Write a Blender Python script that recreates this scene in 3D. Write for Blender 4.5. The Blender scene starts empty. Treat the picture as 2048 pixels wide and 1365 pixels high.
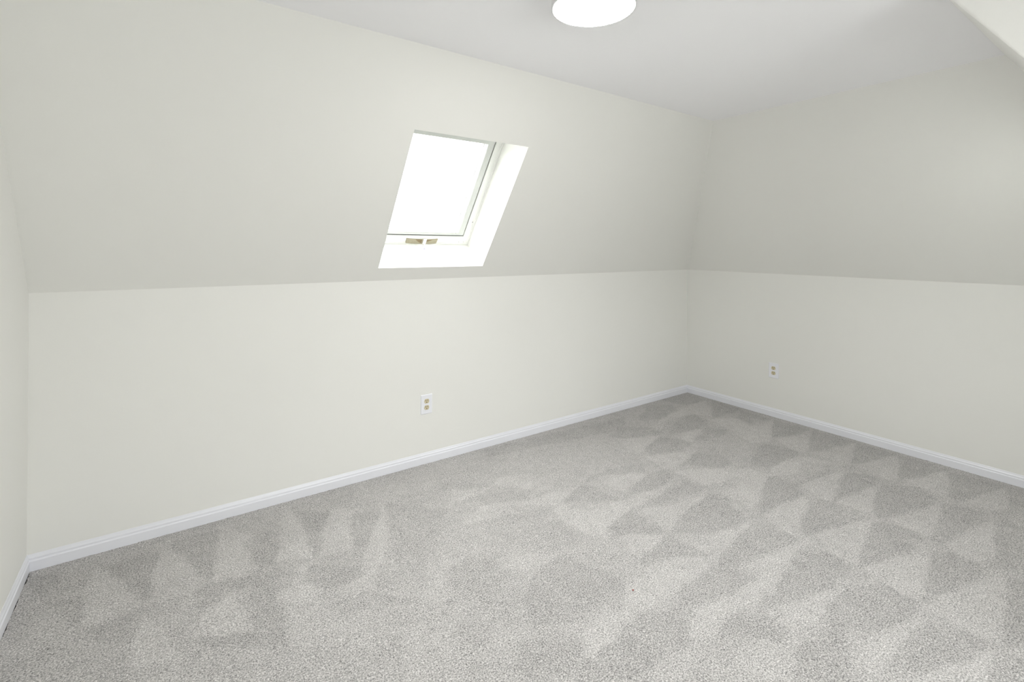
import bpy, bmesh, math, random
import numpy as np
from mathutils import Matrix, Vector
random.seed(4)
C = bpy.context.scene.collection

# ---------------------------------------------------------------- dimensions (metres)
XL, XR, YB = -0.488, 4.125, 2.891          # left gable, right wall foot, back wall foot
KN, CE = 1.189, 2.336                      # knee-wall height, ceiling height
IB, IR = 0.808, 0.852                      # inset of back slope and right slope
YF, IF = 0.553, 0.776                      # front edge of the flat ceiling, inset of front slope
YK = YF - IF                               # foot of the front knee wall
XC = 2.204                                 # cheek of the dormer the camera stands in
YR = -1.75                                 # rear wall of the dormer
BH, BT = 0.070, 0.0113                     # baseboard height / thickness

# ---------------------------------------------------------------- helpers
def lin(r, g, b):
    f = lambda c: (c/255/12.92) if c/255 <= .04045 else ((c/255+.055)/1.055)**2.4
    return (f(r), f(g), f(b), 1)

def mat(name, col, rough=.6, bump=0, bscale=300, spec=.3, metallic=0, vary=0, vscale=2.0):
    m = bpy.data.materials.new(name); m.use_nodes = True
    nt = m.node_tree; b = nt.nodes['Principled BSDF']
    b.inputs['Base Color'].default_value = (*col[:3], 1)
    b.inputs['Roughness'].default_value = rough
    b.inputs['Metallic'].default_value = metallic
    b.inputs['Specular IOR Level'].default_value = spec
    tc = nt.nodes.new('ShaderNodeTexCoord')
    if bump:
        n = nt.nodes.new('ShaderNodeTexNoise'); n.inputs['Scale'].default_value = bscale
        n.inputs['Detail'].default_value = 3
        bu = nt.nodes.new('ShaderNodeBump'); bu.inputs['Strength'].default_value = bump
        bu.inputs['Distance'].default_value = .001
        nt.links.new(tc.outputs['Object'], n.inputs['Vector'])
        nt.links.new(n.outputs['Fac'], bu.inputs['Height'])
        nt.links.new(bu.outputs['Normal'], b.inputs['Normal'])
    if vary:
        n2 = nt.nodes.new('ShaderNodeTexNoise'); n2.inputs['Scale'].default_value = vscale
        n2.inputs['Detail'].default_value = 4
        mx = nt.nodes.new('ShaderNodeMix'); mx.data_type = 'RGBA'
        mx.inputs[6].default_value = (*[c*(1-vary) for c in col[:3]], 1)
        mx.inputs[7].default_value = (*[min(1, c*(1+vary)) for c in col[:3]], 1)
        nt.links.new(tc.outputs['Object'], n2.inputs['Vector'])
        nt.links.new(n2.outputs['Fac'], mx.inputs[0])
        nt.links.new(mx.outputs[2], b.inputs['Base Color'])
    return m

def link(name, bm, m, parent=None, smooth=False):
    me = bpy.data.meshes.new(name); bm.normal_update(); bm.to_mesh(me); bm.free()
    o = bpy.data.objects.new(name, me); C.objects.link(o)
    if m: me.materials.append(m)
    if parent: o.parent = parent
    if smooth:
        for p in me.polygons: p.use_smooth = True
    return o

def empty(name, mw):
    o = bpy.data.objects.new(name, None); C.objects.link(o); o.empty_display_size = .05
    o.matrix_world = mw
    return o

def struct(o): o['kind'] = 'structure'; return o

def slab(bm, pts, out, t):
    """flat panel: polygon pts pushed back by t along the unit vector out"""
    out = Vector(out).normalized()
    a = [bm.verts.new(p) for p in pts]
    b = [bm.verts.new(Vector(p) + out*t) for p in pts]
    n = len(pts)
    fs = [bm.faces.new(a), bm.faces.new(b[::-1])]
    for i in range(n):
        fs.append(bm.faces.new((a[i], b[i], b[(i+1) % n], a[(i+1) % n])))
    bmesh.ops.recalc_face_normals(bm, faces=fs)

def box(bm, x0, x1, y0, y1, z0, z1, bevel=0):
    r = bmesh.ops.create_cube(bm, size=1)
    vs = r['verts']
    for v in vs:
        v.co = Vector((x0+(v.co.x+.5)*(x1-x0), y0+(v.co.y+.5)*(y1-y0), z0+(v.co.z+.5)*(z1-z0)))
    if bevel:
        es = {e for v in vs for e in v.link_edges}
        bmesh.ops.bevel(bm, geom=list(es), offset=bevel, segments=2, profile=.5, affect='EDGES')

def rings(bm, loops):
    """rectangular loops (x0,v0,x1,v1,n) lofted one into the next, then closed"""
    vl = []
    for x0, v0, x1, v1, n in loops:
        vl.append([bm.verts.new(p) for p in ((x0, v0, n), (x1, v0, n), (x1, v1, n), (x0, v1, n))])
    fs = []
    for i in range(len(vl)):
        a, b = vl[i], vl[(i+1) % len(vl)]
        for k in range(4):
            fs.append(bm.faces.new((a[k], a[(k+1) % 4], b[(k+1) % 4], b[k])))
    bmesh.ops.recalc_face_normals(bm, faces=fs)

def lathe(bm, prof, seg=64, cap_first=False, cap_last=False):
    vl = []
    for r, z in prof:
        vl.append([bm.verts.new((r*math.cos(2*math.pi*k/seg), r*math.sin(2*math.pi*k/seg), z)) for k in range(seg)])
    for a, b in zip(vl, vl[1:]):
        for k in range(seg):
            bm.faces.new((a[k], a[(k+1) % seg], b[(k+1) % seg], b[k]))
    if cap_first: bm.faces.new(vl[0][::-1])
    if cap_last: bm.faces.new(vl[-1])
    bmesh.ops.recalc_face_normals(bm, faces=bm.faces[:])

def tube(bm, pts, r, seg=10):
    pts = [Vector(p) for p in pts]; vl = []
    for i, p in enumerate(pts):
        t = (pts[min(i+1, len(pts)-1)] - pts[max(i-1, 0)]).normalized()
        u = t.cross(Vector((0.3, 0.5, 0.81))).normalized(); w = t.cross(u)
        vl.append([bm.verts.new(p + u*r*math.cos(2*math.pi*k/seg) + w*r*math.sin(2*math.pi*k/seg)) for k in range(seg)])
    for a, b in zip(vl, vl[1:]):
        for k in range(seg): bm.faces.new((a[k], a[(k+1) % seg], b[(k+1) % seg], b[k]))
    bm.faces.new(vl[0][::-1]); bm.faces.new(vl[-1])
    bmesh.ops.recalc_face_normals(bm, faces=bm.faces[:])

# ---------------------------------------------------------------- materials
M_WALL = mat('cream_wall_paint', (.82, .82, .793), .55, .12, 260, .25, vary=.008, vscale=1.3)
M_CEIL = mat('flat_white_ceiling_paint', (.94, .94, .965), .8, .08, 260, .2)
M_TRIM = mat('semi_gloss_white_trim_paint', (.80, .81, .86), .25, .04, 60, .4)
M_BEAD = mat('white_corner_highlight_paint', (.93, .93, .93), .35, .04, 60, .4)  # whiter than the wall, so the colour carries the rounded edge's highlight
M_VINYL = mat('white_window_enamel', (.80, .81, .785), .4, .03, 90, .4)
M_SASH = mat('pale_grey_shaded_sash_enamel', (.60, .62, .60), .4, .03, 90, .4)  # pale grey, darkened to carry the shade on the sash's room face
M_DARK = mat('black_rubber_seal', (.03, .027, .025), .7, .1, 400, .2)
M_TAN = mat('aged_tan_bracket_paint', (.36, .33, .24), .6, .2, 200, .2, vary=.18, vscale=40)
M_BROWN = mat('worn_brown_bracket_edge', (.22, .17, .10), .6, .2, 200, .2)
M_LATCH = mat('white_latch_plastic', (.80, .80, .82), .35, .02, 100, .4)
M_EYE = mat('violet_grey_cord_eye', (.30, .26, .45), .4, .05, 200, .4)
M_SCREW = mat('dark_screw_head', (.05, .04, .04), .4, .05, 500, .5, .6)
M_PLATE = mat('white_outlet_plate_plastic', (.84, .85, .90), .3, .02, 200, .45)
M_IVORY = mat('almond_receptacle_plastic', (.62, .55, .38), .35, .02, 200, .4)
M_SLOT = mat('black_receptacle_slot', (.01, .01, .01), .6, .02, 200, .2)
M_HOUS = mat('satin_white_lamp_housing', (.70, .70, .71), .4, .02, 200, .4)
M_RED = mat('dark_red_lint', (.30, .03, .02), .9, .3, 2000, .1)
M_SUB = mat('gap_shade_subfloor', (.05, .045, .04), .9, .2, 80, .1)  # subfloor; near-black puts the shade of the baseboard gap into its colour
M_EXT = mat('plain_grey_roof_boards', (.35, .34, .33), .8, .2, 30, .2)

def glass():
    m = bpy.data.materials.new('clear_window_glass'); m.use_nodes = True
    nt = m.node_tree; nt.nodes.clear()
    o = nt.nodes.new('ShaderNodeOutputMaterial'); mx = nt.nodes.new('ShaderNodeMixShader')
    t = nt.nodes.new('ShaderNodeBsdfTransparent'); t.inputs[0].default_value = (.97, .98, .97, 1)
    g = nt.nodes.new('ShaderNodeBsdfGlossy'); g.inputs['Roughness'].default_value = .02
    f = nt.nodes.new('ShaderNodeFresnel'); f.inputs[0].default_value = 1.45
    ge = nt.nodes.new('ShaderNodeNewGeometry'); sb = nt.nodes.new('ShaderNodeMath'); sb.operation = 'SUBTRACT'; sb.inputs[0].default_value = 1
    ml = nt.nodes.new('ShaderNodeMath'); ml.operation = 'MULTIPLY'      # reflect on the face the ray enters, pass straight out
    nt.links.new(ge.outputs['Backfacing'], sb.inputs[1]); nt.links.new(sb.outputs[0], ml.inputs[0]); nt.links.new(f.outputs[0], ml.inputs[1])
    nt.links.new(ml.outputs[0], mx.inputs[0]); nt.links.new(t.outputs[0], mx.inputs[1])
    nt.links.new(g.outputs[0], mx.inputs[2]); nt.links.new(mx.outputs[0], o.inputs[0])
    return m
M_GLASS = glass()

def emit(name, col, s):
    m = bpy.data.materials.new(name); m.use_nodes = True
    b = m.node_tree.nodes['Principled BSDF']
    b.inputs['Base Color'].default_value = (.8, .8, .8, 1)
    b.inputs['Emission Color'].default_value = (*col, 1); b.inputs['Emission Strength'].default_value = s
    return m
LAMP = 65.0
M_LAMP = emit('glowing_opal_diffuser', (1.0, .985, .96), LAMP)

def carpet():
    m = bpy.data.materials.new('grey_cut_pile_carpet'); m.use_nodes = True
    nt = m.node_tree; N = nt.nodes.new; K = nt.links.new
    b = nt.nodes['Principled BSDF']; b.inputs['Roughness'].default_value = .95
    b.inputs['Specular IOR Level'].default_value = .05
    b.inputs['Sheen Weight'].default_value = .08
    tc = N('ShaderNodeTexCoord')
    at = N('ShaderNodeAttribute'); at.attribute_name = 'pile'
    n1 = N('ShaderNodeTexNoise'); n1.inputs['Scale'].default_value = 190; n1.inputs['Detail'].default_value = 3
    n1.inputs['Roughness'].default_value = .8
    n2 = N('ShaderNodeTexNoise'); n2.inputs['Scale'].default_value = 22; n2.inputs['Detail'].default_value = 4
    vo = N('ShaderNodeTexVoronoi'); vo.inputs['Scale'].default_value = 170
    for n in (n1, n2, vo): K(tc.outputs['Object'], n.inputs['Vector'])
    def ma(op, a, b_, c=None):
        x = N('ShaderNodeMath'); x.operation = op
        for i, v in enumerate((a, b_, c)):
            if v is None: continue
            if isinstance(v, (int, float)): x.inputs[i].default_value = v
            else: K(v, x.inputs[i])
        return x.outputs[0]
    fl = ma('SUBTRACT', n1.outputs['Fac'], .5)
    fl = ma('MULTIPLY', fl, 4.2)
    md = ma('MULTIPLY', ma('SUBTRACT', n2.outputs['Fac'], .5), .28)
    vd = ma('MULTIPLY', ma('SUBTRACT', vo.outputs['Distance'], .45), -.22)
    pl = ma('MULTIPLY', at.outputs['Fac'], PILE_GAIN)
    s = ma('ADD', ma('ADD', fl, md), ma('ADD', vd, pl))
    s = ma('ADD', s, 1.0)
    s = ma('MAXIMUM', s, .25)
    mul = N('ShaderNodeVectorMath'); mul.operation = 'SCALE'
    mul.inputs[0].default_value = (.458, .446, .438)
    K(s, mul.inputs['Scale']); K(mul.outputs[0], b.inputs['Base Color'])
    bu = N('ShaderNodeBump'); bu.inputs['Strength'].default_value = .5; bu.inputs['Distance'].default_value = .004
    K(ma('ADD', n1.outputs['Fac'], ma('MULTIPLY', vo.outputs['Distance'], -.5)), bu.inputs['Height'])
    K(bu.outputs['Normal'], b.inputs['Normal'])
    return m
PILE_GAIN = .12
M_CARPET = carpet()

SKY = 15.0
EXPO = 0.10
# vacuum strokes in the carpet pile, outlines in centimetres on the floor
PILE = [
 (1,[-26,278,-21,269,-13,258,-13,249,-7,237,-17,235,-25,236,-26,257]),
 (1,[-2,278,5,267,10,246,14,236,6,235,-5,235,-4,257,-3,272]),
 (1,[23,281,33,264,29,233,16,236,18,257]),
 (1,[-7,229,-9,221,-10,215,-10,205,3,200,1,214,-3,220]),
 (1,[28,224,20,228,16,218,10,215,5,212,12,204,25,199]),
 (-1,[-48,284,-37,280,-35,265,-44,269]),
 (-1,[-39,262,-31,257,-26,256,-25,236,-29,239,-34,253]),
 (-1,[-21,275,-3,273,-5,256,-5,241,-7,239,-12,254,-20,268]),
 (-1,[1,280,21,279,19,257,16,240,13,240,6,262]),
 (-1,[-23,233,-8,234,-9,222,-11,216,-22,226]),
 (1,[22,273,29,267,30,251,33,236,24,234,16,236,18,258]),
 (1,[52,286,54,267,55,247,53,230,40,236,45,257]),
 (1,[72,267,82,261,74,243,70,227,56,228,63,248]),
 (1,[96,256,91,238,82,219,75,209,70,192,55,201,64,205,70,211,74,220,83,235]),
 (1,[50,230,49,208,48,201,35,209,37,215,45,217]),
 (1,[23,227,23,212,24,201,11,205,11,219,18,222]),
 (1,[106,198,101,200,89,181,80,187,71,190,92,171]),
 (0.5,[38,203,64,184,59,168,36,183,36,194]),
 (-1,[28,260,41,264,42,246,39,234,33,239,30,251]),
 (-1,[56,274,70,265,57,230,53,232,55,257]),
 (-1,[78,257,92,250,79,226,71,225]),
 (-1,[51,224,70,212,68,206,54,205,51,209]),
 (-1,[16,237,24,235,42,229,37,217,34,210,38,203,35,193,25,202,23,225,18,222,10,218,11,239]),
 (-1,[10,205,36,193,35,184,10,201]),
 (-1,[70,190,83,180,81,178,70,185]),
 (1,[97,200,107,192,97,189,91,175,89,181,93,195]),
 (0.5,[79,192,94,181,90,172,76,184]),
 (-0.5,[98,190,123,184,121,175,104,147,101,160,90,172]),
 (-1,[131,166,148,169,158,137,123,135,112,143,115,155]),
 (0.5,[124,183,149,170,132,167,121,174]),
 (0.5,[94,169,99,166,104,156,105,161,97,163,93,167]),
 (1,[135,132,151,125,130,121,117,120,119,127,124,130]),
 (-1,[146,126,149,120,134,107,121,118,130,121]),
 (-0.5,[87,159,101,151,92,144,86,147]),
 (-1,[103,138,122,128,112,120,100,122,93,133]),
 (1,[172,190,193,175,170,168,167,176]),
 (-0.5,[151,199,167,188,165,173,149,172,134,180,132,192]),
 (0.5,[71,171,88,163,85,146,78,137,63,147]),
 (-1,[116,121,134,107,128,103,107,117]),
 (0.5,[98,276,131,264,119,258,105,258,93,260]),
 (1,[134,248,155,239,163,246,184,239,173,223,159,240,123,233]),
 (-0.5,[134,259,157,242,151,240,132,249,126,257]),
 (-0.5,[153,235,170,225,164,216,150,221,132,236]),
 (1,[139,224,165,214,202,212,188,208,176,203,142,210,121,215]),
 (-0.5,[153,216,174,202,160,195,128,203,140,211]),
 (1,[169,182,188,184,204,181,184,172,168,168,167,176]),
 (1,[87,245,91,236,79,209,75,210]),
 (-0.5,[98,256,120,231,106,213,84,206,91,236]),
 (-1,[180,286,309,275,288,256,229,266,172,275]),
 (-1,[348,284,366,272,360,260,324,256,312,264]),
 (-1,[371,289,409,287,405,262,375,266]),
 (1,[362,263,404,263,370,235,360,249,332,251,307,239,308,248]),
 (-1,[338,246,363,247,356,231,345,225,321,227,308,233]),
 (-1,[409,260,407,232,384,219,368,233]),
 (1,[363,230,403,231,381,217,380,208,403,203,365,185,346,193,356,215]),
 (-1,[405,230,404,202,375,205,384,219]),
 (-1,[404,202,407,183,386,174,373,180,369,185]),
 (-1,[345,225,352,211,342,206,318,209,313,215]),
 (1,[321,227,340,222,309,212,309,221]),
 (-1,[287,262,312,245,306,234,275,244,269,253]),
 (1,[269,245,301,234,271,223,259,221,262,234]),
 (-1,[299,233,307,219,307,211,292,209,267,214,271,223]),
 (1,[262,215,299,202,285,197,260,192,258,200]),
 (-1,[297,200,305,188,302,177,289,177,276,190,270,194]),
 (1,[258,190,273,186,303,165,304,155,267,142,259,139,257,158,276,164,260,172,259,181]),
 (-1,[274,165,285,164,276,157,263,159]),
 (-1,[316,171,350,182,356,168,354,159,313,159,309,169]),
 (-1,[229,216,251,209,243,200,222,211,200,211,210,215]),
 (1,[243,204,241,197,213,191,211,207]),
 (-1,[241,197,257,195,250,185,231,183,214,188]),
 (-1,[241,179,256,179,259,168,252,167,228,169,210,174]),
 (1,[245,182,238,180,190,174,184,173,163,182,172,207,205,184]),
 (-1,[178,203,203,212,205,187,185,187,175,198]),
 (1,[235,164,255,163,239,161,216,156,201,150,202,173]),
 (-1,[236,161,252,161,251,147,247,138,226,139,219,156]),
 (-1,[191,174,206,176,206,163,201,150,176,167,184,172]),
 (-1,[300,153,320,147,310,139,294,132,258,134,265,140,282,147]),
 (1,[290,130,276,133,258,133,247,121,253,114]),
 (1,[392,213,401,203,360,181,342,188]),
 (1,[366,180,407,174,358,158,356,167]),
 (-1,[400,200,405,176,367,182,368,185]),
 (-1,[404,173,408,145,371,154,359,157]),
 (1,[360,153,406,144,370,134,361,135]),
 (-1,[406,144,408,121,373,127,366,132]),
 (1,[362,130,404,119,359,106,358,115]),
 (-1,[407,119,405,93,376,102,362,106]),
 (1,[366,103,403,93,360,83,360,94]),
 (-1,[401,92,408,67,363,77,362,83]),
 (1,[361,77,403,66,371,60,364,66]),
 (-1,[406,66,409,60,357,53,347,61,360,65,369,60]),
 (-1,[346,182,356,167,346,158,312,162,310,170]),
 (1,[315,160,347,157,361,135,307,141,304,152]),
 (-1,[338,151,353,138,334,135,309,138,315,144]),
 (1,[309,137,350,131,320,123,300,119,302,130]),
 (-1,[345,130,355,121,350,112,303,117,301,118,317,123]),
 (1,[301,116,346,111,318,105,303,100,303,110]),
 (-1,[346,111,361,95,351,85,336,85,304,95,304,100]),
 (1,[306,94,348,84,322,78,303,77,303,87]),
 (-1,[349,83,358,70,353,64,307,71,297,72,302,76,322,78]),
 (1,[301,71,350,62,304,55,296,62]),
 (-1,[351,61,355,52,307,45,295,53,323,57]),
 (1,[301,165,305,155,269,141,256,140]),
 (-1,[302,154,301,142,296,130,263,134,262,139]),
 (1,[260,134,296,129,263,117,250,114,255,127]),
 (-1,[290,125,299,121,298,101,263,109,255,113,272,120]),
 (1,[261,109,298,99,273,94,250,89,252,100]),
 (-1,[294,97,302,92,302,81,297,77,287,77,278,78,249,87,271,93]),
 (1,[292,85,296,82,292,73,274,69,250,84,256,85,286,77]),
 (-1,[290,72,297,67,296,62,299,54,273,69]),
 (1,[218,115,248,111,256,108,249,102,229,106,222,104,208,114]),
 (-1,[239,109,249,101,247,88,223,103]),
 (-1,[219,157,243,136,232,135,218,139,202,151]),
 (1,[183,163,199,150,175,146,174,154]),
 (-1,[200,150,201,141,202,127,189,138,174,145]),
 (1,[200,140,218,139,244,133,205,126,193,125,173,124,157,124,141,125,154,136,172,139,189,138,205,127]),
 (-1,[242,132,252,127,249,111,231,113,213,120,203,118,204,109,187,109,170,114,159,117,176,125,192,125,215,128]),
 (1,[205,117,229,113,245,111,221,104,202,101,192,102,188,109,207,109]),
 (1,[186,109,189,102,177,105,161,102,156,107,168,112]),
 (-1,[238,109,249,107,246,89,239,87,222,89,199,95,188,99,208,102,226,105]),
 (1,[198,94,229,86,203,84,189,86,187,92]),
 (-1,[147,125,161,117,157,108,150,104,138,106,130,110,131,116,137,121]),
 (-1,[177,104,188,94,186,87,179,86,174,92,168,99,161,101,168,103]),
 (0.5,[138,106,152,102,142,99,134,98,126,104,134,106]),
 (0.5,[161,95,179,86,187,83,177,81,166,76,153,85,156,92]),
 (-1,[187,80,208,76,181,66,166,76,177,81]),
 (1,[248,85,260,83,289,72,267,69,246,65,244,70,247,77]),
 (-1,[240,81,245,76,243,70,243,65,228,64,212,69,200,77,208,83,226,85]),
 (-1,[290,72,297,62,296,54,275,56,256,61,245,64,266,68]),
 (1,[242,63,272,58,294,48,273,45,242,41,242,46,241,53]),
 (-1,[293,48,296,44,249,37,240,41,269,45]),
 (-1,[223,62,235,59,239,52,240,46,235,43,221,47,210,51,204,53,197,61,206,62,215,62]),
 (1,[215,67,236,60,213,62,202,61,192,61,191,68,203,68]),
 (1,[209,51,232,44,237,42,224,42,216,41,200,52]),
 (1,[238,39,248,36,241,35]),
 (-1,[227,41,240,35,227,33,216,41]),
]

# ---------------------------------------------------------------- carpet floor
def build_floor():
    st = .012
    xs = np.arange(XL+BT+.0014, XR+.0001+st, st); xs[-1] = XR
    ys = np.arange(YR, YB+st, st); ys[-1] = YB
    nx, ny = len(xs), len(ys)
    X, Y = np.meshgrid(xs, ys)                     # ny, nx
    rng = np.random.default_rng(7)
    def smooth_noise(cell, seed):
        r = np.random.default_rng(seed)
        gx = (X-X.min())/cell; gy = (Y-Y.min())/cell
        G = r.uniform(-1, 1, (int(gy.max())+3, int(gx.max())+3))
        ix = gx.astype(int); iy = gy.astype(int); fx = gx-ix; fy = gy-iy
        fx = fx*fx*(3-2*fx); fy = fy*fy*(3-2*fy)
        return (G[iy, ix]*(1-fx)*(1-fy)+G[iy, ix+1]*fx*(1-fy)+G[iy+1, ix]*(1-fx)*fy+G[iy+1, ix+1]*fx*fy)
    # vacuum strokes brushed into the pile: each outline is one stroke (w > 0 leans light, w < 0 dark)
    WX = X + .005*smooth_noise(.05, 1) + .007*smooth_noise(.12, 2) + .006*smooth_noise(.022, 8)
    WY = Y + .005*smooth_noise(.05, 3) + .007*smooth_noise(.12, 4) + .006*smooth_noise(.022, 9)
    val = np.zeros_like(X); wsum = np.zeros_like(X)+.35
    for w, q in PILE:
        P = np.array(q, float).reshape(-1, 2)/100
        x0, y0 = P.min(0)-.08; x1, y1 = P.max(0)+.08
        i0, i1 = np.searchsorted(xs, (x0, x1)); j0, j1 = np.searchsorted(ys, (y0, y1))
        if i1 <= i0 or j1 <= j0: continue
        px = WX[j0:j1, i0:i1]; py = WY[j0:j1, i0:i1]
        d = np.full(px.shape, 9.); ins = np.zeros(px.shape, bool)
        for k in range(len(P)):
            a = P[k]; b = P[(k+1) % len(P)]
            ab = b-a; L2 = (ab**2).sum()
            if L2 < 1e-9: continue
            t = np.clip(((px-a[0])*ab[0]+(py-a[1])*ab[1])/L2, 0, 1)
            d = np.minimum(d, np.hypot(px-a[0]-t*ab[0], py-a[1]-t*ab[1]))
            c = ((a[1] > py) != (b[1] > py))
            with np.errstate(divide='ignore', invalid='ignore'):
                xi = (b[0]-a[0])*(py-a[1])/(b[1]-a[1])+a[0]
            ins ^= c & (px < xi)
        sd = np.where(ins, d, -d)
        cov = np.clip(.5+sd/.018, 0, 1)
        val[j0:j1, i0:i1] += cov*w; wsum[j0:j1, i0:i1] += cov*.9
    pile = val/np.maximum(wsum, .9)
    pile += .30*smooth_noise(.16, 5)+.22*smooth_noise(.06, 6)
    # strokes continue out of the photographed area towards the dormer
    far = np.clip((.45-Y+.25*np.sin(X*2.1))*3, 0, 1)
    tri = np.where(((X*2.9+Y*1.7) % 1) > ((Y*2.2) % 1), .8, -.8)
    pile = pile*(1-far)+tri*far
    Z = rng.uniform(-.0013, .0013, X.shape)+.0012*smooth_noise(.10, 11)
    Xj = X + rng.uniform(-.004, .004, X.shape); Yj = Y + rng.uniform(-.004, .004, X.shape)
    Xj[:, 0] = X[:, 0] + .0028*smooth_noise(.05, 12)[:, 0] + rng.uniform(-.0016, .0016, ny)
    Xj[:, -1] = XR; Yj[-1, :] = YB; Yj[0, :] = YR
    co = np.stack([Xj, Yj, Z], -1).reshape(-1, 3).astype(np.float32)
    idx = np.arange(nx*ny).reshape(ny, nx)
    # the room has no floor under the solid bit outside the front knee wall
    q = np.stack([idx[:-1, :-1], idx[:-1, 1:], idx[1:, 1:], idx[1:, :-1]], -1).reshape(-1, 4)
    cx = X[:-1, :-1].reshape(-1); cy = Y[:-1, :-1].reshape(-1)
    q = q[~((cx > XC+.02) & (cy < YK-.03))]
    used = np.unique(q); re = np.full(nx*ny, -1); re[used] = np.arange(len(used))
    q = re[q]; co = co[used]; pv = pile.reshape(-1)[used].astype(np.float32)
    me = bpy.data.meshes.new('floor')
    me.vertices.add(len(co)); me.vertices.foreach_set('co', co.ravel())
    me.loops.add(q.size); me.loops.foreach_set('vertex_index', q.ravel().astype(np.int32))
    me.polygons.add(len(q)); me.polygons.foreach_set('loop_start', np.arange(0, q.size, 4, dtype=np.int32))
    me.polygons.foreach_set('use_smooth', np.ones(len(q), bool))
    me.update(calc_edges=True); me.validate()
    at = me.attributes.new('pile', 'FLOAT', 'POINT'); at.data.foreach_set('value', pv)
    me.materials.append(M_CARPET)
    o = bpy.data.objects.new('floor', me); C.objects.link(o)
    struct(o)
    return o
floor = build_floor()
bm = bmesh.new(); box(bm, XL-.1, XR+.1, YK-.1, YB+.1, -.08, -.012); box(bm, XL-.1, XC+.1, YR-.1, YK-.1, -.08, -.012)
link('dark_subfloor', bm, M_SUB, floor)  # subfloor, darkened to stand for shade in the carpet-edge gap

# ---------------------------------------------------------------- walls and ceiling
T = .09
SV = Vector((0, -IB, CE-KN)); SL = SV.length; SV.normalize()
SN = Vector((0, -SV.z, SV.y))                     # points into the room
P0 = Vector((0, YB, KN))
S = lambda x, v, n=0: P0 + Vector((x, 0, 0)) + SV*v + SN*n
WX0, WX1, WV0, WV1 = 1.0226, 1.7511, .0967, .988  # skylight opening in the slope
WD = .257

bm = bmesh.new()
slab(bm, [(XL, YB, -.02), (XR, YB, -.02), (XR, YB, KN), (XL, YB, KN)], (0, 1, 0), T)
xt = lambda v: XR - IR*v/SL                       # hip with the right slope
o_ = -SN
slab(bm, [S(XL, 0), S(WX0, 0), S(WX0, SL), S(XL, SL)], o_, T)
slab(bm, [S(WX0, 0), S(WX1, 0), S(WX1, WV0), S(WX0, WV0)], o_, T)
slab(bm, [S(WX0, WV1), S(WX1, WV1), S(WX1, SL), S(WX0, SL)], o_, T)
slab(bm, [S(WX1, 0), S(XR, 0), S(xt(SL), SL), S(WX1, SL)], o_, T)
slab(bm, [S(WX0, WV0, -T), S(WX0, WV1, -T), S(WX0, WV1, -WD-.06), S(WX0, WV0, -WD-.06)], (-1, 0, 0), .03)
slab(bm, [S(WX1, WV0, -T), S(WX1, WV1, -T), S(WX1, WV1, -WD-.06), S(WX1, WV0, -WD-.06)], (1, 0, 0), .03)
slab(bm, [S(WX0, WV0, -T), S(WX1, WV0, -T), S(WX1, WV0, -WD-.06), S(WX0, WV0, -WD-.06)], -SV, .03)
slab(bm, [S(WX0, WV1, -T), S(WX1, WV1, -T), S(WX1, WV1, -WD-.06), S(WX0, WV1, -WD-.06)], SV, .03)
struct(link('wall_back', bm, M_WALL))

bm = bmesh.new()
slab(bm, [(XR, YB, -.02), (XR, YK, -.02), (XR, YK, KN), (XR, YB, KN)], (1, 0, 0), T)
slab(bm, [(XR, YB, KN), (XR, YK, KN), (XR-IR, YF, CE), (XR-IR, YB-IB, CE)], (CE-KN, 0, IR), T)
struct(link('wall_right', bm, M_WALL))

bm = bmesh.new()
slab(bm, [(XL, YB, -.02), (XL, YB, KN), (XL, YB-IB, CE), (XL, YR, CE), (XL, YR, -.02)], (-1, 0, 0), T)
struct(link('wall_left', bm, M_WALL))

# front slope and knee wall, with the dormer cheek; rounded corner bead where they meet
bm = bmesh.new()
def fslope(x, t): return (x, YK+IF*t, KN+(CE-KN)*t)
FW = (2.66, 3.32, .20, .60)                       # added fill skylight: x0 x1, then its span up the slope (0..1)
v = {}
v['a0'] = bm.verts.new((XR, YK, -.02)); v['a1'] = bm.verts.new((XC, YK, -.02))
v['d0'] = bm.verts.new((XC, YR, -.02)); v['d1'] = bm.verts.new((XC, YR, CE)); v['d2'] = bm.verts.new((XC, YR, KN))
tt = (0, FW[2], FW[3], 1)
g = [[bm.verts.new(fslope(x, t)) for x in (XC, FW[0], FW[1], XR-IR*t)] for t in tt]
bm.faces.new((v['a1'], g[0][0], g[0][1], g[0][2], g[0][3], v['a0']))
for j in range(3):
    for i in range(3):
        if (i, j) != (1, 1): bm.faces.new((g[j][i], g[j+1][i], g[j+1][i+1], g[j][i+1]))
bm.faces.new((v['a1'], v['d0'], v['d2'], g[0][0]))
bm.faces.new((g[0][0], v['d2'], v['d1'], g[3][0], g[2][0], g[1][0]))
col = [v['a1'], g[0][0], g[1][0], g[2][0], g[3][0]]
pr = [{p, q} for p, q in zip(col, col[1:])]
es = [e for e in bm.edges if {e.verts[0], e.verts[1]} in pr]
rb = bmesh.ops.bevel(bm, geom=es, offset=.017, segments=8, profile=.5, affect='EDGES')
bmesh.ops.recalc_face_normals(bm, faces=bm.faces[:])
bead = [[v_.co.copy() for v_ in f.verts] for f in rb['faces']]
wf = link('wall_front', bm, M_WALL); struct(wf)
sm = wf.modifiers.new('thickness', 'SOLIDIFY'); sm.thickness = .06; sm.offset = 1
# make sure the thickness grows away from the room
nrm = wf.data.polygons[0].normal
c_ = wf.data.polygons[0].center
inward = (Vector((1.8, 1.4, 1.2))-c_).dot(nrm) > 0
sm.offset = -1 if inward else 1

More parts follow.
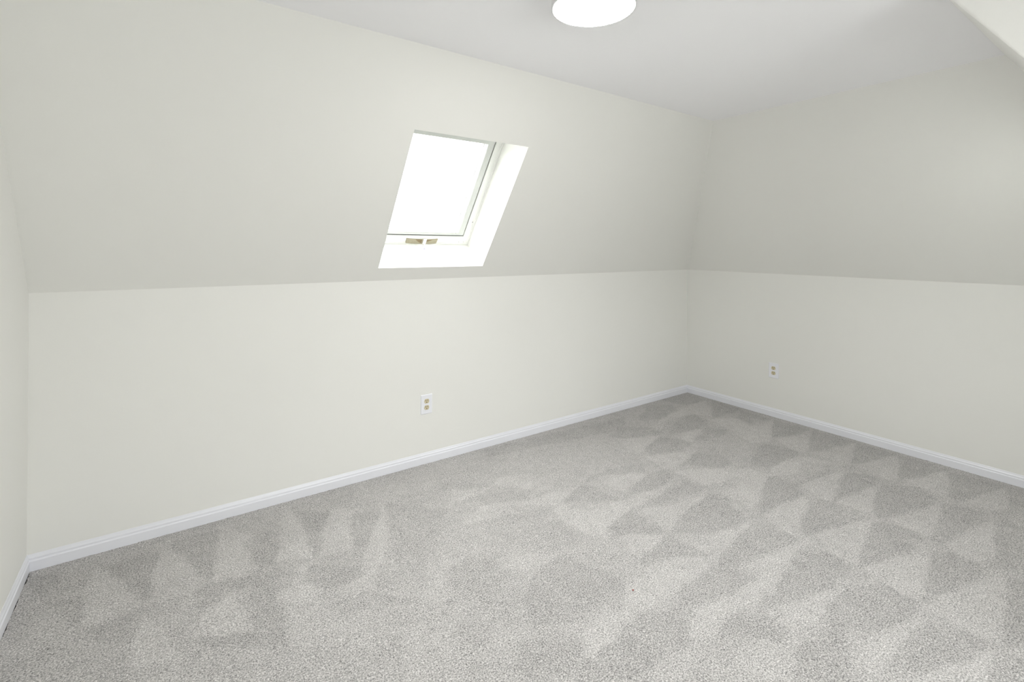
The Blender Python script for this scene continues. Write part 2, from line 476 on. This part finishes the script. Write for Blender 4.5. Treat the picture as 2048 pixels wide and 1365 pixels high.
# added whiter strip over that edge; its highlight is put into the colour
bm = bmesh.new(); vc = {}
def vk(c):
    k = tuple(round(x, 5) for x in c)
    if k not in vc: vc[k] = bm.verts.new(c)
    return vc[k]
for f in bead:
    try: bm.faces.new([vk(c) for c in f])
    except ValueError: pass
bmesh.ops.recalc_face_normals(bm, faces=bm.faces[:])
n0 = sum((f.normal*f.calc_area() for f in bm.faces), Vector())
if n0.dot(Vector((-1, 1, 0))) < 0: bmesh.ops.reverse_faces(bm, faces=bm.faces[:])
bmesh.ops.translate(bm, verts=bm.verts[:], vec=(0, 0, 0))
tr = link('highlight_strip', bm, M_BEAD, None, True); struct(tr)
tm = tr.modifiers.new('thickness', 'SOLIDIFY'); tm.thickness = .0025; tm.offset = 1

# rear wall of the dormer with its window
RW = (.70, 2.08, .35, 1.75)                       # x0 x1 z0 z1
bm = bmesh.new()
for x0, x1, z0, z1 in ((XL, RW[0], -.02, CE), (RW[1], XC, -.02, CE), (RW[0], RW[1], -.02, RW[2]), (RW[0], RW[1], RW[3], CE)):
    slab(bm, [(x0, YR, z0), (x1, YR, z0), (x1, YR, z1), (x0, YR, z1)], (0, -1, 0), .12)
struct(link('wall_rear', bm, M_WALL))

bm = bmesh.new()
slab(bm, [(XL-.05, YR-.05, CE), (XC+.05, YR-.05, CE), (XC+.05, YF-.05, CE), (XR-IR+.02, YF-.05, CE), (XR-IR+.02, YB-IB+.02, CE), (XL-.05, YB-IB+.02, CE)], (0, 0, 1), T)
struct(link('ceiling', bm, M_CEIL))

# ---------------------------------------------------------------- baseboards (moulded profile, mitred)
PROF = [(0, -.012), (BT, -.012), (BT, .0420), (BT-.0006, .0432), (BT-.0036, .0462), (BT-.0042, .0474), (BT-.0044, .0515),
        (BT-.0036, .0535), (BT-.0044, .0560), (BT-.0068, .0605), (BT-.0084, .0650), (BT-.0092, .0680), (BT-.0102, BH), (0, BH)]
def baseboard(name, a, b, inn, m0=1, m1=1, z0=0):
    """a,b: wall-foot points; inn: unit vector into the room; m0/m1: +1 inside mitre, -1 outside, 0 square"""
    a, b, inn = Vector(a), Vector(b), Vector(inn); d = (b-a).normalized()
    bm = bmesh.new(); L = []
    for base, s in ((a, m0), (b, -m1)):
        L.append([bm.verts.new(base + inn*t + d*t*s + Vector((0, 0, max(z, z0)))) for t, z in PROF])
    n = len(PROF)
    for k in range(n):
        bm.faces.new((L[0][k], L[0][(k+1) % n], L[1][(k+1) % n], L[1][k]))
    bm.faces.new(L[0][::-1]); bm.faces.new(L[1])
    bmesh.ops.recalc_face_normals(bm, faces=bm.faces[:])
    return struct(link(name, bm, M_TRIM))
baseboard('baseboard_back', (XL, YB, 0), (XR, YB, 0), (0, -1, 0))
baseboard('baseboard_right', (XR, YB, 0), (XR, YK, 0), (-1, 0, 0))
baseboard('baseboard_left', (XL, YR, 0), (XL, YB, 0), (1, 0, 0))
baseboard('baseboard_front', (XR, YK, 0), (XC, YK, 0), (0, 1, 0), 1, -1)
baseboard('baseboard_cheek', (XC, YK, 0), (XC, YR, 0), (-1, 0, 0), -1, 1)
baseboard('baseboard_rear', (XC, YR, 0), (XL, YR, 0), (0, 1, 0))

# ---------------------------------------------------------------- skylight
MW = Matrix((( 1, SV.x, SN.x, P0.x), (0, SV.y, SN.y, P0.y), (0, SV.z, SN.z, P0.z), (0, 0, 0, 1)))
win = empty('window_1', MW); struct(win)
def ins(r, a, n, b=None):
    b = a if b is None else b
    return (r[0]+a, r[1]+b, r[2]-a, r[3]-b, n)
O = (WX0, WV0, WX1, WV1); FI = (1.0755, .163, 1.6975, .912)
bm = bmesh.new()
rings(bm, [ins(O, .0005, -WD-.05), ins(O, .0005, -.2505), ins(O, .009, -.2495), ins(O, .0100, -.2560), ins(O, .0165, -.2575), ins(O, .030, -.2575), ins(O, .0320, -.2525),
           (FI[0]-.004, FI[1]-.004, FI[2]+.004, FI[3]+.004, -.2535), (*FI, -.2575), (*FI, -WD-.05)])
link('window_frame', bm, M_VINYL, win)
SO = (FI[0]+.004, FI[1]+.0065, FI[2]-.0042, FI[3]-.004)
SI = (1.124, .197, 1.647, .866)
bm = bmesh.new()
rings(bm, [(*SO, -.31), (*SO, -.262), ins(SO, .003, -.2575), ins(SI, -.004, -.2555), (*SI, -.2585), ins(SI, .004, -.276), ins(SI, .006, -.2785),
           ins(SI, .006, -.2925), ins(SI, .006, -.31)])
sash = link('sash', bm, M_SASH, win); sash['label'] = 'pale grey sash with its shade put into the colour'
bm = bmesh.new(); g2 = .0005
rings(bm, [(FI[0]+g2, FI[1]+g2, FI[2]-g2, FI[3]-g2, -.290), (FI[0]+g2, FI[1]+g2, FI[2]-g2, FI[3]-g2, -.2645),
           (SO[0]-g2, SO[1]-g2, SO[2]+g2, SO[3]+g2, -.2645), (SO[0]-g2, SO[1]-g2, SO[2]+g2, SO[3]+g2, -.290)])
link('seal', bm, M_DARK, win)['label'] = 'dark seal in the gap around the sash'
bm = bmesh.new(); box(bm, SI[0]+.0065, SI[2]-.0065, SI[1]+.0065, SI[3]-.0065, -.302, -.296)
link('pane', bm, M_GLASS, win)
bm = bmesh.new()
e = .0045
rings(bm, [(SI[0]+.0068, SI[1]+.0068, SI[2]-.0068, SI[3]-.0068, -.2958), (SI[0]+.0068, SI[1]+.0068, SI[2]-.0068, SI[3]-.0068, -.2935),
           (SI[0]+.0078, SI[1]+.0078, SI[2]-.0078, SI[3]-.0078, -.2935), (SI[0]+.0078, SI[1]+.0078, SI[2]-.0078, SI[3]-.0078, -.2958)])
link('glazing_bead', bm, M_DARK, sash)['label'] = 'thin dark line of glazing putty'

# tan opener bracket, bow-tie shaped, with its white latch and cord eye
bm = bmesh.new()
top = [(1.274, .1450), (1.300, .1425), (1.345, .1405), (1.388, .1400), (1.420, .1385), (1.452, .1390), (1.480, .1415), (1.5005, .1450)]
bot = [(1.4965, .1085), (1.470, .1060), (1.430, .1020), (1.395, .1015), (1.350, .1035), (1.310, .1060), (1.278, .1085)]
pts = [(x, v_, -.2475) for x, v_ in top+bot]
slab(bm, pts[::-1], (0, 0, -1), .009)
br = link('opener_bracket', bm, M_TAN, win); br['label'] = 'tan bow-tie shaped opener bracket'
bm = bmesh.new()
slab(bm, [(1.338, .1385, -.2468), (1.386, .1385, -.2468), (1.386, .110, -.2468), (1.360, .122, -.2468)], (0, 0, -1), .0012)
slab(bm, [(1.421, .1372, -.2468), (1.468, .1390, -.2468), (1.432, .124, -.2468), (1.421, .121, -.2468)], (0, 0, -1), .0012)
link('worn_patch', bm, M_BROWN, br)['label'] = 'brown worn patches either side of the latch'
bm = bmesh.new()
n_ = 12; a = []
for k in range(n_+1):
    x = 1.300+.205*k/n_; s_ = math.sin(math.pi*k/n_)
    a.append((x, WV0+.0004, -.2495+.001+.020*s_**1.3))
poly = a + [(1.505, WV0+.0004, -.2500), (1.300, WV0+.0004, -.2500)]
poly = [p for i, p in enumerate(poly) if i == 0 or (Vector(p)-Vector(poly[i-1])).length > 1e-5]
slab(bm, poly, (0, 1, 0), .007)
link('opener_cover', bm, M_VINYL, win)
bm = bmesh.new()
box(bm, 1.394, 1.417, .098, .146, -.2465, -.2395, .002)
tube(bm, [(1.405, .112, -.2400), (1.401, .111, -.225), (1.396, .109, -.205), (1.390, .108, -.190)], .0035)
lt = link('latch_handle', bm, M_LATCH, win); lt['label'] = 'white latch handle'
bm = bmesh.new()
pts = [(1.386+.0045*math.cos(t_*math.pi/6), .107+.0045*math.sin(t_*math.pi/6), -.183) for t_ in range(13)]
tube(bm, pts, .0017, 8)
link('cord_eye', bm, M_EYE, lt)['label'] = 'small violet-grey cord eye'
sb = bmesh.new(); bmesh.ops.create_uvsphere(sb, u_segments=12, v_segments=8, radius=.0026)
for vv in sb.verts: vv.co.z *= .35
sc0 = None
for x, vv, nn, s_ in ((1.716, .6966, -.2556, .7), (1.7286, .2869, -.2555, 1.25), (1.627, .1900, -.2560, .8), (1.674, .1180, -.2555, .7), (1.7105, .1185, -.2555, .8)):
    if sc0 is None:
        o = link('screw', sb, M_SCREW, win); sc0 = o
    else:
        o = sc0.copy(); C.objects.link(o); o.parent = win
    o.location = (x, vv, nn); o.scale = (s_, s_, s_)

# rear dormer window behind the camera (daylight)
win2 = empty('window_2', Matrix.Translation((0, YR, 0))); struct(win2)
bm = bmesh.new()
def ring_y(bm, r, w, y0, y1):
    x0, x1, z0, z1 = r
    for q in ((x0, x1, z0, z0+w), (x0, x1, z1-w, z1), (x0, x0+w, z0+w, z1-w), (x1-w, x1, z0+w, z1-w)):
        box(bm, q[0], q[1], y0, y1, q[2], q[3])
ring_y(bm, (RW[0]+.001, RW[1]-.001, RW[2]+.001, RW[3]-.001), .045, -.10, -.03)
link('window_frame', bm, M_VINYL, win2)
bm = bmesh.new(); box(bm, RW[0]+.046, RW[1]-.046, -.085, -.045, (RW[2]+RW[3])/2-.02, (RW[2]+RW[3])/2+.02)
link('meeting_rail', bm, M_VINYL, win2)
for z0, z1 in ((RW[2]+.047, (RW[2]+RW[3])/2-.021), ((RW[2]+RW[3])/2+.021, RW[3]-.047)):
    bm = bmesh.new(); box(bm, RW[0]+.047, RW[1]-.047, -.068, -.064, z0, z1)
    link('pane', bm, M_GLASS, win2)

# added skylight, made up to brighten the right wall; unseen behind the dormer cheek
FV = Vector((0, IF, CE-KN)); FL = FV.length; FV.normalize(); FN = Vector((0, FV.z, -FV.y))
MF = Matrix(((-1, FV.x, FN.x, FW[1]), (0, FV.y, FN.y, YK), (0, FV.z, FN.z, KN), (0, 0, 0, 1)))
fill_win = empty('fill_skylight', MF); struct(fill_win)
OF = (0, FW[2]*FL, FW[1]-FW[0], FW[3]*FL)
bm = bmesh.new()
rings(bm, [ins(OF, .001, -.16), ins(OF, .001, -.10), ins(OF, .045, -.10), ins(OF, .045, -.16)])
link('window_frame', bm, M_VINYL, fill_win)
bm = bmesh.new(); box(bm, OF[0]+.046, OF[2]-.046, OF[1]+.046, OF[3]-.046, -.14, -.135)
link('pane', bm, M_GLASS, fill_win)
bm = bmesh.new()
rings(bm, [ins(OF, 0, -.062), ins(OF, 0, -.16), ins(OF, -.02, -.16), ins(OF, -.02, -.062)])
link('window_well', bm, M_WALL, fill_win)

# ---------------------------------------------------------------- outlets
def outlet(mw, label):
    t = empty('wall_outlet', mw)                 # local: x right, z up, -y into the room
    bm = bmesh.new()
    w, h_ = .0395, .062
    L = []
    for s_, y in ((0, 0), (0, -.0030), (.0012, -.0046), (.0034, -.0056)):
        L.append([bm.verts.new((sx*(w-s_), y, sz*(h_-s_))) for sx, sz in ((-1, -1), (1, -1), (1, 1), (-1, 1))])
    for a, b in zip(L, L[1:]):
        for k in range(4): bm.faces.new((a[k], a[(k+1) % 4], b[(k+1) % 4], b[k]))
    bm.faces.new(L[-1]); bm.faces.new(L[0][::-1])
    bmesh.ops.recalc_face_normals(bm, faces=bm.faces[:])
    link('cover_plate', bm, M_PLATE, t)
    bm = bmesh.new(); bmesh.ops.create_uvsphere(bm, u_segments=14, v_segments=8, radius=.0028)
    for v_ in bm.verts: v_.co.y = v_.co.y*.35-.0058
    link('screw', bm, M_PLATE, t)
    for zc in (.0205, -.0205):
        bm = bmesh.new(); pts = []
        for k in range(40):
            a = 2*math.pi*k/40
            pts.append((.0172*math.cos(a), -.0072, zc+max(-.0143, min(.0143, .0172*math.sin(a)))))
        slab(bm, pts, (0, 1, 0), .003)
        r = link('receptacle', bm, M_IVORY, t); r['label'] = 'almond receptacle with three dark slots'
        bm = bmesh.new()
        box(bm, -.0074, -.0048, -.0076, -.0070, zc+.0005, zc+.0092)
        box(bm, .0048, .0072, -.0076, -.0070, zc+.0012, zc+.0086)
        p = [(.0027*math.cos(a), -.0076, zc-.0078+.0030*math.sin(a)) for a in [2*math.pi*k/16 for k in range(16)]]
        slab(bm, p, (0, 1, 0), .0006)
        link('slots', bm, M_SLOT, r)
    t['label'] = label; t['category'] = 'outlet'; t['group'] = 'duplex wall outlets'
    return t
outlet(Matrix.Translation((1.366, YB, .381)),
       'white duplex outlet with almond sockets low on the wall under the skylight')
outlet(Matrix.Translation((XR, 2.062, .383)) @ Matrix.Rotation(-math.pi/2, 4, 'Z'),
       'white duplex outlet with almond sockets low on the right wall past the corner')

# ---------------------------------------------------------------- ceiling light
t = empty('ceiling_light', Matrix.Translation((1.267, 1.290, CE)))
t['label'] = 'round flush drum light glowing white on the flat ceiling'; t['category'] = 'ceiling light'
bm = bmesh.new()
lathe(bm, [(.150, 0), (.1525, -.004), (.1540, -.050), (.1545, -.057), (.1538, -.0605), (.1475, -.0612), (.1464, -.059), (.1464, -.010), (.02, -.008)], 96)
link('housing', bm, M_HOUS, t, True)
bm = bmesh.new()
lathe(bm, [(.1460, -.050), (.1460, -.0590), (.1445, -.0608), (.133, -.0655), (.115, -.0715), (.09, -.0778), (.06, -.0830), (.03, -.0860), (.003, -.0870)], 96, False, True)
link('diffuser', bm, M_LAMP, t, True)

# ---------------------------------------------------------------- speck on the carpet
bm = bmesh.new(); bmesh.ops.create_icosphere(bm, subdivisions=2, radius=.0028)
for v_ in bm.verts:
    v_.co *= random.uniform(.75, 1.25); v_.co.z *= .6; v_.co.x *= 1.3
o = link('lint_speck', bm, M_RED); o.location = (1.557, 1.339, .0022)
o['label'] = 'tiny dark red speck of lint lying on the grey carpet'; o['category'] = 'lint'

# ---------------------------------------------------------------- daylight
w = bpy.data.worlds.new('overcast_sky'); bpy.context.scene.world = w; w.use_nodes = True
nt = w.node_tree; bg = nt.nodes['Background']; bg.inputs[1].default_value = SKY
tc = nt.nodes.new('ShaderNodeTexCoord'); sx = nt.nodes.new('ShaderNodeSeparateXYZ'); rp = nt.nodes.new('ShaderNodeValToRGB')
mp = nt.nodes.new('ShaderNodeMapRange'); mp.inputs[1].default_value = -1; mp.inputs[2].default_value = 1
nt.links.new(tc.outputs['Generated'], sx.inputs[0]); nt.links.new(sx.outputs[2], mp.inputs[0])
nt.links.new(mp.outputs[0], rp.inputs[0]); nt.links.new(rp.outputs[0], bg.inputs[0])
cr = rp.color_ramp
for i, (p, c) in enumerate(((0, (.30, .30, .295)), (.49, (.38, .38, .375)), (.53, (.32, .32, .325)), (.72, (.92, .92, .93)), (1, (1, .995, 1)))):
    e_ = cr.elements[i] if i < 2 else cr.elements.new(p)
    e_.position = p; e_.color = (*c, 1)
def portal(name, mw, sx, sy):
    l = bpy.data.lights.new(name, 'AREA'); l.shape = 'RECTANGLE'; l.size = sx; l.size_y = sy
    l.cycles.is_portal = True
    o = bpy.data.objects.new(name, l); C.objects.link(o); o.matrix_world = mw
portal('skylight_portal', MW @ Matrix.Translation(((WX0+WX1)/2, (WV0+WV1)/2, -.33)) @ Matrix.Rotation(math.pi, 4, 'X'), WX1-WX0, WV1-WV0)
portal('fill_skylight_portal', MF @ Matrix.Translation(((OF[0]+OF[2])/2, (OF[1]+OF[3])/2, -.18)) @ Matrix.Rotation(math.pi, 4, 'X'), OF[2]-OF[0], OF[3]-OF[1])
portal('dormer_portal', Matrix.Translation(((RW[0]+RW[1])/2, YR-.13, (RW[2]+RW[3])/2)) @ Matrix.Rotation(math.pi/2, 4, 'X') , RW[1]-RW[0], RW[3]-RW[2])

# ---------------------------------------------------------------- camera
cam = bpy.data.cameras.new('camera'); co = bpy.data.objects.new('camera', cam); C.objects.link(co)
cam.sensor_width = 36; cam.lens = 974.9135/2048*36
cam.shift_y = -(682.5-492.3586)/2048
cam.clip_start = .02
yaw, pit, rol = .613423, .00179224, .00604459
fwd = Vector((math.sin(yaw), math.cos(yaw), 0)); rgt = Vector((math.cos(yaw), -math.sin(yaw), 0)); up = Vector((0, 0, 1))
f2 = fwd*math.cos(pit)+up*math.sin(pit); u2 = -fwd*math.sin(pit)+up*math.cos(pit)
r3 = rgt*math.cos(rol)+u2*math.sin(rol); u3 = -rgt*math.sin(rol)+u2*math.cos(rol)
m = Matrix.Identity(4)
for i in range(3):
    m[i][0] = r3[i]; m[i][1] = u3[i]; m[i][2] = -f2[i]
m[0][3], m[1][3], m[2][3] = 0, 0, 1.4
co.matrix_world = m
sc = bpy.context.scene; sc.camera = co
sc.view_settings.view_transform = 'Standard'; sc.view_settings.look = 'None'
sc.view_settings.gamma = 1; sc.view_settings.use_curve_mapping = False
sc.view_settings.exposure = EXPO
sc.cycles.max_bounces = 14; sc.cycles.diffuse_bounces = 8; sc.cycles.sample_clamp_indirect = 40
